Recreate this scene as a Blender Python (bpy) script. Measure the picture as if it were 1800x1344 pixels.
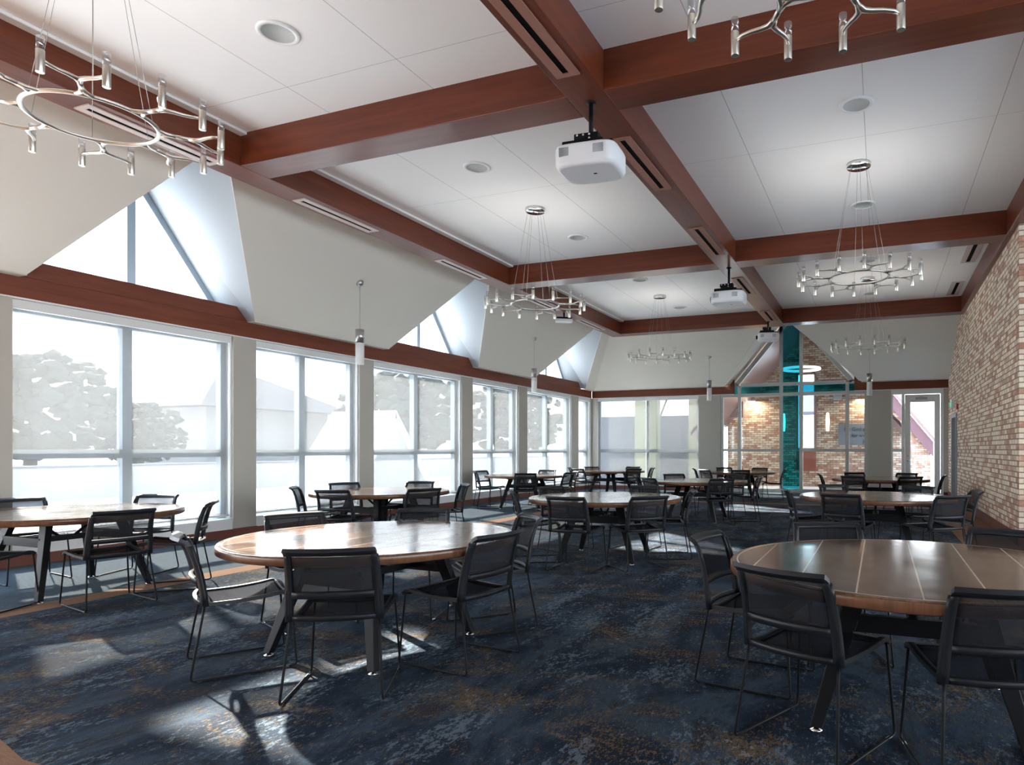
import bpy, bmesh, math, random
from mathutils import Vector, Matrix
PI = math.pi
R = math.radians
random.seed(7)
S = bpy.context.scene
C = S.collection
for o in list(bpy.data.objects):
    bpy.data.objects.remove(o)

# ------------------------------------------------------------------ camera
cd = bpy.data.cameras.new('camera')
cam = bpy.data.objects.new('camera', cd)
C.objects.link(cam)
cam.location = (0, 0, 1.32)
cam.rotation_euler = (R(90), 0, R(20.9))
cd.sensor_width = 36
cd.lens = 23.4
cd.shift_x = -200 / 1800
cd.shift_y = 117 / 1800
cd.clip_end = 500
S.camera = cam

# ------------------------------------------------------------------ world, sun, exposure
W = bpy.data.worlds.new('world')
S.world = W
W.use_nodes = True
nt = W.node_tree
bg = nt.nodes['Background']
tc = nt.nodes.new('ShaderNodeTexCoord')
sp = nt.nodes.new('ShaderNodeSeparateXYZ')
rp = nt.nodes.new('ShaderNodeValToRGB')
nt.links.new(tc.outputs['Generated'], sp.inputs[0])
nt.links.new(sp.outputs[2], rp.inputs[0])
nt.links.new(rp.outputs[0], bg.inputs[0])
rp.color_ramp.elements[0].position = 0.0
rp.color_ramp.elements[0].color = (1.0, 1.0, 1.0, 1)
rp.color_ramp.elements[1].position = 0.7
rp.color_ramp.elements[1].color = (0.50, 0.68, 1.0, 1)
bg.inputs[1].default_value = 2.6
sd = bpy.data.lights.new('sun', 'SUN')
sun = bpy.data.objects.new('sun', sd)
C.objects.link(sun)
sd.energy = 12.0
sd.color = (1.0, 0.93, 0.82)
sd.angle = R(1.2)
sdir = Vector((0.908 * math.cos(R(28.5)), -0.42 * math.cos(R(28.5)), -math.sin(R(28.5))))
sun.rotation_euler = sdir.to_track_quat('-Z', 'Y').to_euler()
sun.location = (-30, 14, 18)
S.view_settings.view_transform = 'Standard'
S.view_settings.look = 'None'
S.view_settings.gamma = 1
S.view_settings.use_curve_mapping = False
S.view_settings.exposure = 2.3


# ------------------------------------------------------------------ materials
def mat(name, col=(.5, .5, .5), rough=.5, metal=0, spec=.5, coat=0):
    m = bpy.data.materials.new(name)
    m.use_nodes = True
    b = m.node_tree.nodes['Principled BSDF']
    b.inputs['Base Color'].default_value = (*col, 1)
    b.inputs['Roughness'].default_value = rough
    b.inputs['Metallic'].default_value = metal
    b.inputs['Specular IOR Level'].default_value = spec
    b.inputs['Coat Weight'].default_value = coat
    return m


class N:
    """small node helper"""
    def __init__(s, m):
        s.t = m.node_tree
        s.b = s.t.nodes.get('Principled BSDF')

    def n(s, typ, **kw):
        x = s.t.nodes.new('ShaderNode' + typ)
        for k, v in kw.items():
            if k.startswith('i_'):
                k2 = k[2:]
                x.inputs[int(k2) if k2.isdigit() else k2.replace('_', ' ')].default_value = v
            else:
                setattr(x, k, v)
        return x

    def l(s, a, b):
        s.t.links.new(a, b)

    def coords(s, scale=(1, 1, 1), rot=(0, 0, 0), loc=(0, 0, 0)):
        tc = s.n('TexCoord')
        mp = s.n('Mapping')
        mp.inputs['Scale'].default_value = scale
        mp.inputs['Rotation'].default_value = rot
        mp.inputs['Location'].default_value = loc
        s.l(tc.outputs['Object'], mp.inputs[0])
        return mp.outputs[0]

    def noise(s, vec, scale, detail=3, rough=.5, dist=0):
        x = s.n('TexNoise')
        x.inputs['Scale'].default_value = scale
        x.inputs['Detail'].default_value = detail
        x.inputs['Roughness'].default_value = rough
        x.inputs['Distortion'].default_value = dist
        if vec is not None:
            s.l(vec, x.inputs['Vector'])
        return x.outputs['Fac']

    def ramp(s, fac, stops, interp='LINEAR'):
        r = s.n('ValToRGB')
        r.color_ramp.interpolation = interp
        e = r.color_ramp.elements
        while len(e) < len(stops):
            e.new(.5)
        for i, (p, c) in enumerate(stops):
            e[i].position = p
            e[i].color = (*c, 1) if isinstance(c, tuple) else (c, c, c, 1)
        s.l(fac, r.inputs[0])
        return r.outputs[0]

    def math(s, op, a, b=None, c=None):
        x = s.n('Math', operation=op)
        for i, v in enumerate((a, b, c)):
            if v is None:
                continue
            if isinstance(v, (int, float)):
                x.inputs[i].default_value = v
            else:
                s.l(v, x.inputs[i])
        return x.outputs[0]

    def mix(s, fac, a, b, mode='MIX'):
        x = s.n('Mix', data_type='RGBA', blend_type=mode)
        for i, v in ((0, fac), (6, a), (7, b)):
            if isinstance(v, tuple):
                x.inputs[i].default_value = (*v, 1)
            elif isinstance(v, (int, float)):
                x.inputs[i].default_value = v
            else:
                s.l(v, x.inputs[i])
        return x.outputs[2]

    def bump(s, h, strength=.3, dist=.01):
        x = s.n('Bump')
        x.inputs['Strength'].default_value = strength
        x.inputs['Distance'].default_value = dist
        s.l(h, x.inputs['Height'])
        s.l(x.outputs[0], s.b.inputs['Normal'])


def wood(name, axis, c0, c1, rough=.4, k=1.0, coat=0.0, spec=.5):
    m = mat(name, c0, rough, spec=spec, coat=coat)
    h = N(m)
    sc = [14 * k, 14 * k, 14 * k]
    sc[axis] = .9 * k
    v = h.coords(tuple(sc))
    a = h.noise(v, 1.0, 5, .6, .6)
    sc2 = [60 * k] * 3
    sc2[axis] = 1.5 * k
    b_ = h.noise(h.coords(tuple(sc2)), 1.0, 3, .6)
    f = h.math('ADD', h.math('MULTIPLY', a, .75), h.math('MULTIPLY', b_, .25))
    h.l(h.ramp(f, [(.3, c0), (.7, c1)]), h.b.inputs['Base Color'])
    return m


M = {}
RC0, RC1 = (.080, .017, .007), (.165, .040, .017)
M['wood_x'] = wood('red_wood_x', 0, RC0, RC1, .28, spec=.4)
M['wood_y'] = wood('red_wood_y', 1, RC0, RC1, .28, spec=.4)
M['band'] = wood('red_band_y', 1, (.125, .034, .018), (.205, .062, .034), .42, spec=.25)
M['band_x'] = wood('red_band_x', 0, (.125, .034, .018), (.205, .062, .034), .42, spec=.25)
M['wall'] = mat('greige_paint', (.45, .435, .39), .8, spec=.2)
M['slope'] = mat('light_greige_paint', (.65, .62, .555), .8, spec=.2)
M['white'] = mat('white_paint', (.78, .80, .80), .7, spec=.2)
M['frame'] = mat('pale_frame', (.27, .33, .37), .35, spec=.5)
M['frame_pale'] = mat('pale_screen_frame', (.46, .49, .47), .4)
M['frame_white'] = mat('white_frame', (.72, .74, .73), .4)
M['base'] = mat('red_base', (.16, .045, .028), .5)
M['black'] = mat('black_plastic', (.011, .013, .017), .42, spec=.28)
M['blackm'] = mat('black_metal', (.005, .006, .008), .45, spec=.18)
M['chrome'] = mat('chrome', (.75, .75, .75), .12, 1)
M['nickel'] = mat('satin_nickel', (.66, .64, .58), .34, 1)
M['steel'] = mat('brushed_steel', (.45, .45, .45), .35, 1)
M['cable'] = mat('steel_cable', (.28, .28, .27), .4, .6)
M['spk'] = mat('speaker_grille', (.44, .46, .45), .8)
M['pwhite'] = mat('projector_white', (.72, .74, .76), .4)
M['pgrey'] = mat('projector_grey', (.30, .32, .34), .5)
M['slot'] = mat('slot_black', (.004, .004, .004), .9, spec=.1)
M['diff'] = mat('frosted_white', (.80, .81, .80), .45)
M['sign'] = mat('plaque_grey', (.10, .12, .145), .6)
M['text'] = mat('plaque_letters', (.006, .007, .008), .6)
M['soffit'] = mat('soffit_panel', (.19, .12, .115), .35)
M['fascia'] = mat('fascia_paint', (.10, .045, .055), .6)
M['red'] = mat('alarm_red', (.5, .03, .03), .4)
M['pave'] = mat('pavement', (.70, .69, .67), .9, spec=.1)
M['bark'] = mat('bark', (.10, .08, .06), .9)
M['porchwall'] = mat('porch_wall', (.10, .105, .11), .9)
M['roofing'] = mat('roofing', (.035, .035, .04), .9)
M['stucco'] = mat('pale_stucco', (.26, .255, .24), .9)
M['cream'] = mat('cream_column', (.26, .25, .15), .8)

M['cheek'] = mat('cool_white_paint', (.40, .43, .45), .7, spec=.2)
# leaves
m = mat('leaves', (.07, .10, .05), .8, spec=.2)
h = N(m)
h.l(h.ramp(h.noise(h.coords((1, 1, 1)), 2.2, 4, .7), [(.35, (.012, .018, .010)), (.65, (.045, .058, .036))]), h.b.inputs['Base Color'])
M['leaf'] = m

# ceiling panels with seams
m = mat('ceiling_panel', (.84, .845, .84), .75, spec=.2)
h = N(m)
tcn = h.n('TexCoord')
sx = h.n('SeparateXYZ')
h.l(tcn.outputs['Object'], sx.inputs[0])


def seam(h, val, period, off, w):
    a = h.math('ADD', val, off)
    a = h.math('PINGPONG', a, period / 2)
    return h.math('LESS_THAN', a, w / 2)


s1 = seam(h, sx.outputs[0], 1.275, 5.25 + 1.275 * 8 - 0.0, .007)
s2 = seam(h, sx.outputs[1], 3.0, 1.25, .005)
h.l(h.mix(h.math('MAXIMUM', s1, s2), (.84, .845, .84), (.45, .46, .46)), h.b.inputs['Base Color'])
M['ceiling'] = m


def brick(name, axes, off=0.0, bright=1.0, cream=0.5):
    m = mat(name, (.5, .3, .2), .85, spec=.2)
    h = N(m)
    tc = h.n('TexCoord')
    sx = h.n('SeparateXYZ')
    cb = h.n('CombineXYZ')
    h.l(tc.outputs['Object'], sx.inputs[0])
    h.l(sx.outputs[axes[0]], cb.inputs[0])
    h.l(sx.outputs[axes[1]], cb.inputs[1])
    br = h.n('TexBrick')
    br.offset = .5
    br.inputs['Color1'].default_value = (0, 0, 0, 1)
    br.inputs['Color2'].default_value = (1, 1, 1, 1)
    br.inputs['Mortar'].default_value = (.5, .5, .5, 1)
    br.inputs['Scale'].default_value = 1
    br.inputs['Mortar Size'].default_value = .009
    br.inputs['Mortar Smooth'].default_value = .2
    br.inputs['Brick Width'].default_value = .205
    br.inputs['Row Height'].default_value = .077
    h.l(cb.outputs[0], br.inputs['Vector'])
    c = cream
    k = bright
    col = h.ramp(br.outputs['Color'], [(0, (.56 * k, .49 * k, .39 * k)), (c * .9, (.47 * k, .39 * k, .30 * k)), (c * .9 + .12, (.33 * k, .185 * k, .12 * k)),
                                       (.82, (.27 * k, .13 * k, .085 * k)), (1, (.40 * k, .30 * k, .23 * k))])
    nz = h.noise(cb.outputs[0], 9, 4, .7)
    col = h.mix(h.ramp(nz, [(.45, 0.0), (.75, .6)]), col, (.55 * bright, .47 * bright, .40 * bright))
    nz2 = h.noise(cb.outputs[0], 60, 3, .7)
    col = h.mix(.5, col, h.ramp(nz2, [(.3, .70), (.7, 1.0)]), 'MULTIPLY')
    col = h.mix(br.outputs['Fac'], col, (.17 * bright, .12 * bright, .09 * bright))
    h.l(col, h.b.inputs['Base Color'])
    inv = h.math('SUBTRACT', 1.0, br.outputs['Fac'])
    h.bump(inv, .5, .008)
    return m


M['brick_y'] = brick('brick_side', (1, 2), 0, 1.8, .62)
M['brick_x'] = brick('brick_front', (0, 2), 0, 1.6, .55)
M['brick_out'] = brick('brick_outside', (0, 2), 0, .85, .5)

# carpet
m = mat('carpet', (.05, .08, .12), .95, spec=.1)
h = N(m)
tc = h.n('TexCoord')
sx = h.n('SeparateXYZ')
h.l(tc.outputs['Object'], sx.inputs[0])
X_, Y_ = sx.outputs[0], sx.outputs[1]
v1 = h.coords((1.0, .5, 1), (0, 0, R(28)))
v2 = h.coords((1.4, .6, 1), (0, 0, R(62)), (3.1, 7.7, 0))
v3 = h.coords((.8, 1.4, 1), (0, 0, R(10)), (9.1, 2.2, 0))
fine = h.noise(h.coords(), 150, 3, .75)
med = h.noise(v1, 34, 3, .8)
med2 = h.noise(v2, 48, 3, .8)
n1 = h.noise(v1, 1.7, 8, .72, .5)
n2 = h.noise(v2, 1.9, 6, .70, .4)
n3 = h.noise(v3, 1.7, 6, .72, .5)
n4 = h.noise(v1, 2.4, 6, .72, .3)
col = h.ramp(n1, [(.34, (.007, .012, .024)), (.47, (.015, .027, .050)), (.57, (.045, .072, .106)), (.64, (.026, .030, .040)), (.74, (.018, .020, .028))])


def speck(n, m, k, lo, hi, a):
    g_ = h.math('ADD', n, h.math('MULTIPLY', h.math('SUBTRACT', m, .5), k))
    return h.ramp(g_, [(lo, 0.0), (hi, a)])


col = h.mix(speck(n2, med, .95, .57, .65, .9), col, (.130, .175, .220))
col = h.mix(speck(n4, med2, .55, .58, .66, .85), col, (.040, .034, .036))
col = h.mix(speck(n3, med2, .95, .575, .65, .85), col, (.155, .102, .050))
col = h.mix(speck(n3, med, .9, .70, .76, .7), col, (.24, .26, .27))
col = h.mix(.75, col, h.ramp(fine, [(.3, .35), (.7, 1.15)]), 'MULTIPLY')


def band_mask(h, v, a, b):
    return h.math('MULTIPLY', h.math('GREATER_THAN', v, a), h.math('LESS_THAN', v, b))


# woven rust-tan border strips laid into the carpet, and a plainer margin towards the windows
tan = h.ramp(h.noise(h.coords((4, 60, 1)), 3, 4, .7), [(.3, (.20, .105, .062)), (.7, (.33, .185, .115))])
mar = h.ramp(h.noise(h.coords((6, 60, 1)), 2, 5, .75), [(.3, (.030, .044, .058)), (.7, (.095, .125, .150))])
col = h.mix(h.math('LESS_THAN', X_, -6.72), col, mar)
col = h.mix(h.math('GREATER_THAN', Y_, 16.45), col, mar)
a1 = h.math('MULTIPLY', band_mask(h, X_, -6.72, -6.42), h.math('LESS_THAN', Y_, 16.45))
a2 = h.math('MULTIPLY', band_mask(h, Y_, 16.15, 16.45), h.math('GREATER_THAN', X_, -6.72))
a3 = h.math('MULTIPLY', band_mask(h, X_, 1.08, 1.86), h.math('LESS_THAN', Y_, 16.45))
a4 = h.math('LESS_THAN', Y_, h.math('ADD', 1.73, h.math('MULTIPLY', h.math('MAXIMUM', h.math('SUBTRACT', -3.4, X_), 0.0), .25)))
am = h.math('MAXIMUM', h.math('MAXIMUM', a1, a2), h.math('MAXIMUM', a3, a4))
col = h.mix(am, col, tan)
h.l(col, h.b.inputs['Base Color'])
h.bump(fine, .8, .01)
M['carpet'] = m

# table top: glossy brown planks with thin pale seams and an inlaid rim
m = mat('table_top', (.13, .07, .04), .17, spec=.45)
h = N(m)
tc = h.n('TexCoord')
sx = h.n('SeparateXYZ')
h.l(tc.outputs['Object'], sx.inputs[0])
g = h.noise(h.coords((22, 1.1, 1)), 1.6, 5, .65, .05)
pl_ = h.math('FLOOR', h.math('DIVIDE', h.math('ADD', sx.outputs[0], 5.0), .25))
wn = h.n('TexWhiteNoise', noise_dimensions='1D')
h.l(pl_, wn.inputs['W'])
g2 = h.math('ADD', g, h.math('MULTIPLY', h.math('SUBTRACT', wn.outputs[0], .5), .22))
col = h.ramp(g2, [(.30, (.060, .032, .020)), (.70, (.185, .105, .066))])
sm = seam(h, sx.outputs[0], .25, 5.0, .007)
rr = h.math('SQRT', h.math('ADD', h.math('MULTIPLY', sx.outputs[0], sx.outputs[0]), h.math('MULTIPLY', sx.outputs[1], sx.outputs[1])))
inl = band_mask(h, rr, .883, .892)
inside = h.math('LESS_THAN', rr, .885)
col = h.mix(h.math('MAXIMUM', h.math('MULTIPLY', sm, inside), inl), col, (.50, .43, .34))
h.l(col, h.b.inputs['Base Color'])
h.l(h.ramp(h.noise(h.coords((3, 3, 1)), 2, 4), [(.3, .10), (.7, .19)]), h.b.inputs['Roughness'])
M['table'] = m
M['table_edge'] = wood('table_edge_wood', 2, (.085, .038, .020), (.19, .090, .048), .28, 1.6)


def mixmat(name, parts):
    """parts: list of (weight node builder) mixed pairwise by factor"""
    m = bpy.data.materials.new(name)
    m.use_nodes = True
    t = m.node_tree
    t.nodes.remove(t.nodes['Principled BSDF'])
    return m, N(m)


def clear_glass(name, tint, refl=.03):
    m, h = mixmat(name, 0)
    tr = h.n('BsdfTransparent')
    tr.inputs[0].default_value = (*tint, 1)
    gl = h.n('BsdfGlossy')
    gl.inputs['Roughness'].default_value = .02
    mx = h.n('MixShader')
    mx.inputs[0].default_value = refl
    h.l(tr.outputs[0], mx.inputs[1])
    h.l(gl.outputs[0], mx.inputs[2])
    h.l(mx.outputs[0], h.t.nodes['Material Output'].inputs[0])
    return m


M['glass'] = clear_glass('window_glass', (.93, .95, .95))
M['teal'] = clear_glass('teal_glass', (.15, .56, .64))
M['acrylic'] = clear_glass('clear_acrylic', (.80, .81, .82), .22)

# roller shade screen cloth: partly open weave, partly glowing cloth
m, h = mixmat('shade_cloth', 0)
tr = h.n('BsdfTransparent')
tr.inputs[0].default_value = (1, 1, 1, 1)
tl = h.n('BsdfTranslucent')
tl.inputs[0].default_value = (.075, .077, .08, 1)
df = h.n('BsdfDiffuse')
df.inputs[0].default_value = (.55, .55, .54, 1)
mx = h.n('MixShader')
mx.inputs[0].default_value = .50
h.l(tl.outputs[0], mx.inputs[1])
h.l(df.outputs[0], mx.inputs[2])
m2 = h.n('MixShader')
m2.inputs[0].default_value = .50
h.l(tr.outputs[0], m2.inputs[1])
h.l(mx.outputs[0], m2.inputs[2])
h.l(m2.outputs[0], h.t.nodes['Material Output'].inputs[0])
M['shade'] = m

# chair mesh: black net, see-through between threads
m, h = mixmat('black_net', 0)
tr = h.n('BsdfTransparent')
pb = h.n('BsdfDiffuse')
pb.inputs[0].default_value = (.030, .031, .036, 1)
mx = h.n('MixShader')
v = h.coords((1, 1, 1))
ck = h.n('TexChecker')
ck.inputs['Scale'].default_value = 260
h.l(v, ck.inputs['Vector'])
f = h.math('ADD', h.math('MULTIPLY', ck.outputs['Fac'], .30), .42)
h.l(f, mx.inputs[0])
h.l(tr.outputs[0], mx.inputs[1])
h.l(pb.outputs[0], mx.inputs[2])
h.l(mx.outputs[0], h.t.nodes['Material Output'].inputs[0])
M['net'] = m


def emis(name, col, s):
    m, h = mixmat(name, 0)
    e = h.n('Emission')
    e.inputs[0].default_value = (*col, 1)
    e.inputs[1].default_value = s
    h.l(e.outputs[0], h.t.nodes['Material Output'].inputs[0])
    return m


M['lamp'] = emis('lit_lamp', (1, .93, .80), .9)
M['lampcool'] = emis('lit_ring', (.95, 1.0, 1.0), .42)
M['green'] = emis('exit_green', (.1, .8, .35), .2)


# ------------------------------------------------------------------ geometry helper
class B:
    def __init__(s):
        s.bm = bmesh.new()

    def poly(s, pts):
        vs = [s.bm.verts.new(p) for p in pts]
        return s.bm.faces.new(vs)

    def box(s, x0, x1, y0, y1, z0, z1, rot=None, piv=None):
        P = [Vector(p) for p in ((x0, y0, z0), (x1, y0, z0), (x1, y1, z0), (x0, y1, z0), (x0, y0, z1), (x1, y0, z1), (x1, y1, z1), (x0, y1, z1))]
        if rot:
            c = Vector(piv) if piv else Vector(((x0 + x1) / 2, (y0 + y1) / 2, (z0 + z1) / 2))
            P = [rot @ (p - c) + c for p in P]
        v = [s.bm.verts.new(p) for p in P]
        for f in ((0, 3, 2, 1), (4, 5, 6, 7), (0, 1, 5, 4), (1, 2, 6, 5), (2, 3, 7, 6), (3, 0, 4, 7)):
            s.bm.faces.new([v[i] for i in f])
        return s

    def slab(s, pts, d):
        """polygon extruded by vector d"""
        d = Vector(d)
        a = [s.bm.verts.new(Vector(p)) for p in pts]
        b = [s.bm.verts.new(Vector(p) + d) for p in pts]
        n = len(a)
        s.bm.faces.new(a)
        s.bm.faces.new(b[::-1])
        for i in range(n):
            s.bm.faces.new((a[i], b[i], b[(i + 1) % n], a[(i + 1) % n]))
        return s

    def tube(s, path, r, n=8, closed=False, flat=None, cap=True):
        P = [Vector(p) for p in path]
        L = len(P)
        rings = []
        prev = None
        for i in range(L):
            if closed:
                t = P[(i + 1) % L] - P[i - 1]
            else:
                t = P[min(i + 1, L - 1)] - P[max(i - 1, 0)]
            t.normalize()
            if prev is None:
                ref = Vector((0, 0, 1)) if abs(t.z) < .9 else Vector((1, 0, 0))
                a = ref - t * ref.dot(t)
            else:
                a = prev - t * prev.dot(t)
            a.normalize()
            prev = a
            b = t.cross(a)
            ri = r[i] if isinstance(r, (list, tuple)) else r
            ra, rb = (ri, ri) if flat is None else (ri * flat, ri)
            rings.append([s.bm.verts.new(P[i] + a * (ra * math.cos(2 * PI * k / n)) + b * (rb * math.sin(2 * PI * k / n))) for k in range(n)])
        for i in range(L if closed else L - 1):
            A, Bq = rings[i], rings[(i + 1) % L]
            for k in range(n):
                f = s.bm.faces.new((A[k], A[(k + 1) % n], Bq[(k + 1) % n], Bq[k]))
                f.smooth = True
        if not closed and cap:
            s.bm.faces.new(rings[0][::-1])
            s.bm.faces.new(rings[-1])
        return s

    def cyl(s, p0, p1, r0, r1=None, n=16, cap=True):
        return s.tube([p0, p1], [r0, r0 if r1 is None else r1], n, cap=cap)

    def lathe(s, c, prof, n=32):
        """prof list of (r,z) around vertical axis at c"""
        c = Vector(c)
        rings = []
        for r, z in prof:
            if r < 1e-6:
                rings.append([s.bm.verts.new(c + Vector((0, 0, z)))])
            else:
                rings.append([s.bm.verts.new(c + Vector((r * math.cos(2 * PI * k / n), r * math.sin(2 * PI * k / n), z))) for k in range(n)])
        for A, Bq in zip(rings, rings[1:]):
            for k in range(n):
                a0, a1 = A[k % len(A)], A[(k + 1) % len(A)]
                b0, b1 = Bq[k % len(Bq)], Bq[(k + 1) % len(Bq)]
                vs = [a0]
                if a1 is not a0:
                    vs.append(a1)
                if b1 is not a1:
                    vs.append(b1)
                if b0 is not b1:
                    vs.append(b0)
                if len(vs) > 2:
                    f = s.bm.faces.new(vs)
                    f.smooth = True
        return s

    def grid(s, fn, nu, nv, th=0.0, nrm=None):
        """surface fn(u,v) u,v in 0..1, thickened by th along its normal"""
        def P(u, v):
            return Vector(fn(u, v))

        def Nn(u, v):
            e = 1e-3
            a = P(min(u + e, 1), v) - P(max(u - e, 0), v)
            b = P(u, min(v + e, 1)) - P(u, max(v - e, 0))
            q = a.cross(b)
            return q.normalized() if q.length > 0 else Vector((0, 0, 1))
        T = [[s.bm.verts.new(P(i / nu, j / nv) + Nn(i / nu, j / nv) * th / 2) for j in range(nv + 1)] for i in range(nu + 1)]
        if th == 0:
            for i in range(nu):
                for j in range(nv):
                    s.bm.faces.new((T[i][j], T[i + 1][j], T[i + 1][j + 1], T[i][j + 1])).smooth = True
            return s
        U = [[s.bm.verts.new(P(i / nu, j / nv) - Nn(i / nu, j / nv) * th / 2) for j in range(nv + 1)] for i in range(nu + 1)]
        for i in range(nu):
            for j in range(nv):
                s.bm.faces.new((T[i][j], T[i + 1][j], T[i + 1][j + 1], T[i][j + 1])).smooth = True
                s.bm.faces.new((U[i][j], U[i][j + 1], U[i + 1][j + 1], U[i + 1][j])).smooth = True
        for i in range(nu):
            s.bm.faces.new((T[i][0], U[i][0], U[i + 1][0], T[i + 1][0]))
            s.bm.faces.new((T[i][nv], T[i + 1][nv], U[i + 1][nv], U[i][nv]))
        for j in range(nv):
            s.bm.faces.new((T[0][j], T[0][j + 1], U[0][j + 1], U[0][j]))
            s.bm.faces.new((T[nu][j], U[nu][j], U[nu][j + 1], T[nu][j + 1]))
        return s

    def obj(s, name, m, parent=None, bevel=0, loc=None, **kw):
        bmesh.ops.recalc_face_normals(s.bm, faces=s.bm.faces)
        me = bpy.data.meshes.new(name)
        s.bm.to_mesh(me)
        s.bm.free()
        me.materials.append(M[m] if isinstance(m, str) else m)
        o = bpy.data.objects.new(name, me)
        C.objects.link(o)
        if parent:
            o.parent = parent
        if loc:
            o.location = loc
        if bevel:
            b = o.modifiers.new('bevel', 'BEVEL')
            b.width = bevel
            b.segments = 2
            b.limit_method = 'ANGLE'
            b.angle_limit = R(50)
        for k, v in kw.items():
            o[k] = v
        return o


def empty(name, loc, rz=0, **kw):
    o = bpy.data.objects.new(name, None)
    C.objects.link(o)
    o.empty_display_size = .1
    o.location = loc
    o.rotation_euler = (0, 0, rz)
    for k, v in kw.items():
        o[k] = v
    return o


def dup(o, parent=None):
    c = o.copy()
    C.objects.link(c)
    c.parent = parent
    for ch in list(o.children):
        dup(ch, c)
    return c


ST = dict(kind='structure')



def text(body, size, m_, parent, loc, rot, ext=.003):
    cu = bpy.data.curves.new('letters', 'FONT')
    cu.body = body
    cu.size = size
    cu.extrude = ext
    to = bpy.data.objects.new('letters_curve', cu)
    C.objects.link(to)
    bpy.context.view_layer.update()
    me = bpy.data.meshes.new_from_object(to.evaluated_get(bpy.context.evaluated_depsgraph_get()))
    bpy.data.objects.remove(to)
    me.materials.clear()
    me.materials.append(M[m_])
    o = bpy.data.objects.new('letters', me)
    C.objects.link(o)
    o.parent = parent
    o.location = loc
    o.rotation_euler = rot
    return o


# ------------------------------------------------------------------ room shell
XW, YF, XB = -9.05, 20.5, 1.78          # window wall, far wall, brick wall
ZB, ZC = 4.40, 4.75                     # beam underside, ceiling
B().box(-9.3, 9, -9, 20.75, -.12, 0).obj('floor', 'carpet', **ST)
B().box(-6.6, 9, -9, 17.3, ZC, ZC + .12).obj('ceiling', 'ceiling', **ST)
TR = {'n': 0}


def trim(bm, m, **kw):
    TR['n'] += 1
    return bm.obj('trim_%d' % TR['n'], m, bevel=.006, **ST)


# coffer beams
LB0, LB1, CB0, CB1, RB0, RB1 = -6.87, -6.50, -2.57, -2.22, 1.70, 2.12
TY = [(-6.1, -5.7), (-.45, -.08), (5.27, 5.64), (10.87, 11.26), (16.6, 17.0)]
trim(B().box(LB0, LB1, -9, 17.0, ZB, 4.95), 'wood_y')
trim(B().box(CB0, CB1, -9, 16.6, ZB, 4.9), 'wood_y')
trim(B().box(RB0, RB1, -9, 17.0, ZB, 4.9), 'wood_y')
for a, b_ in TY:
    far = a > 16
    trim(B().box(LB1, CB0, a, b_, ZB, 4.95), 'wood_x')
    trim(B().box(CB1, RB0, a, b_, ZB, 4.95), 'wood_x')
trim(B().box(CB0, CB1, 16.6, 17.0, ZB, 4.95), 'wood_x')
trim(B().box(RB1, 9, 10.40, 11.26, ZB, 4.9), 'wood_x')
# thin shadow-line mould along the window-side beam
trim(B().box(LB1, LB1 + .10, -9, 5.27, ZC - .03, ZC).box(LB1, LB1 + .10, 5.64, 10.87, ZC - .03, ZC).box(LB1, LB1 + .10, 11.26, 16.6, ZC - .03, ZC), 'white')

# wooden band over the windows with raised parts below each dormer
BZ0, BZ1, BZ2 = 3.03, 3.27, 3.47
DOR = [(-7.2, -4.3, -6.1, -5.75),  # foot left, foot right, ridge y at the beam, window centre y
    (-1.35, 1.55, -.35, .08), (4.56, 7.46, 5.44, 6.04), (10.44, 13.50, 11.00, 12.06), (16.22, 19.64, 16.66, 18.04)]  # first two dormers lie out of view, put in to admit more light
bb = B()
bb.box(XW - .16, XW, -9, YF, BZ0, BZ1)
for fl, fr, yr, yc in DOR:
    bb.slab([(XW, fl, BZ1), (XW, fr, BZ1), (XW, fr - .18, BZ2), (XW, fl + .18, BZ2)], (-.16, 0, 0))
trim(bb, 'band')
trim(B().box(XW - .2, XW + .012, -9, YF, BZ0 - .022, BZ0), 'frame_white')
GX0, GX1 = -4.22, -.70                  # gable opening in the far wall
bb = B()
bb.box(XW, GX0, YF, YF + .16, BZ0, BZ1)
bb.box(GX1, XB, YF, YF + .16, BZ0, BZ1)
bb.box(-4.75, GX0 - .02, YF + .04, YF + .16, BZ1, 3.56)
bb.box(GX1 + .02, -.15, YF + .04, YF + .16, BZ1, 3.56)
bb.slab([(-4.42, YF, BZ1), (GX0, YF, BZ1), (GX0, YF, 3.5)], (0, .16, 0))
bb.slab([(GX1, YF, BZ1), (-.5, YF, BZ1), (GX1, YF, 3.5)], (0, .16, 0))
trim(bb, 'band_x')

# sloped ceilings
XF, ZF, XT, ZT = -8.90, 3.27, -6.95, 4.83


def onleft(y0, y1, t):
    return (XF + (XT - XF) * t, y0 + (y1 - y0) * t, ZF + (ZT - ZF) * t)


hip_b = (-6.95, 17.15, 4.80)
hip_f = (XF, 20.35, ZF)
up = (-.06, 0, .10)
bm = B()
bm.slab([(XF, -9, ZF), (XF, DOR[0][0], ZF), (XT, DOR[0][2], ZT), (XT, -9, ZT)], up)
for i in range(4):
    bm.slab([(XF, DOR[i][1], ZF), (XF, DOR[i + 1][0], ZF), (XT, DOR[i + 1][2], ZT), (XT, DOR[i][2], ZT)], up)
bm.slab([(XF, DOR[4][1], ZF), hip_f, hip_b, (XT, DOR[4][2], ZT)], up)
# short soffit between slope foot and band
bm.box(XW - .05, XF, -9, DOR[0][0], ZF - .012, ZF)
for i in range(4):
    bm.box(XW - .05, XF, DOR[i][1], DOR[i + 1][0], ZF - .012, ZF)
bm.box(XW - .05, XF, DOR[4][1], YF, ZF - .012, ZF)
bm.obj('ceiling', 'slope', **ST)
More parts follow.
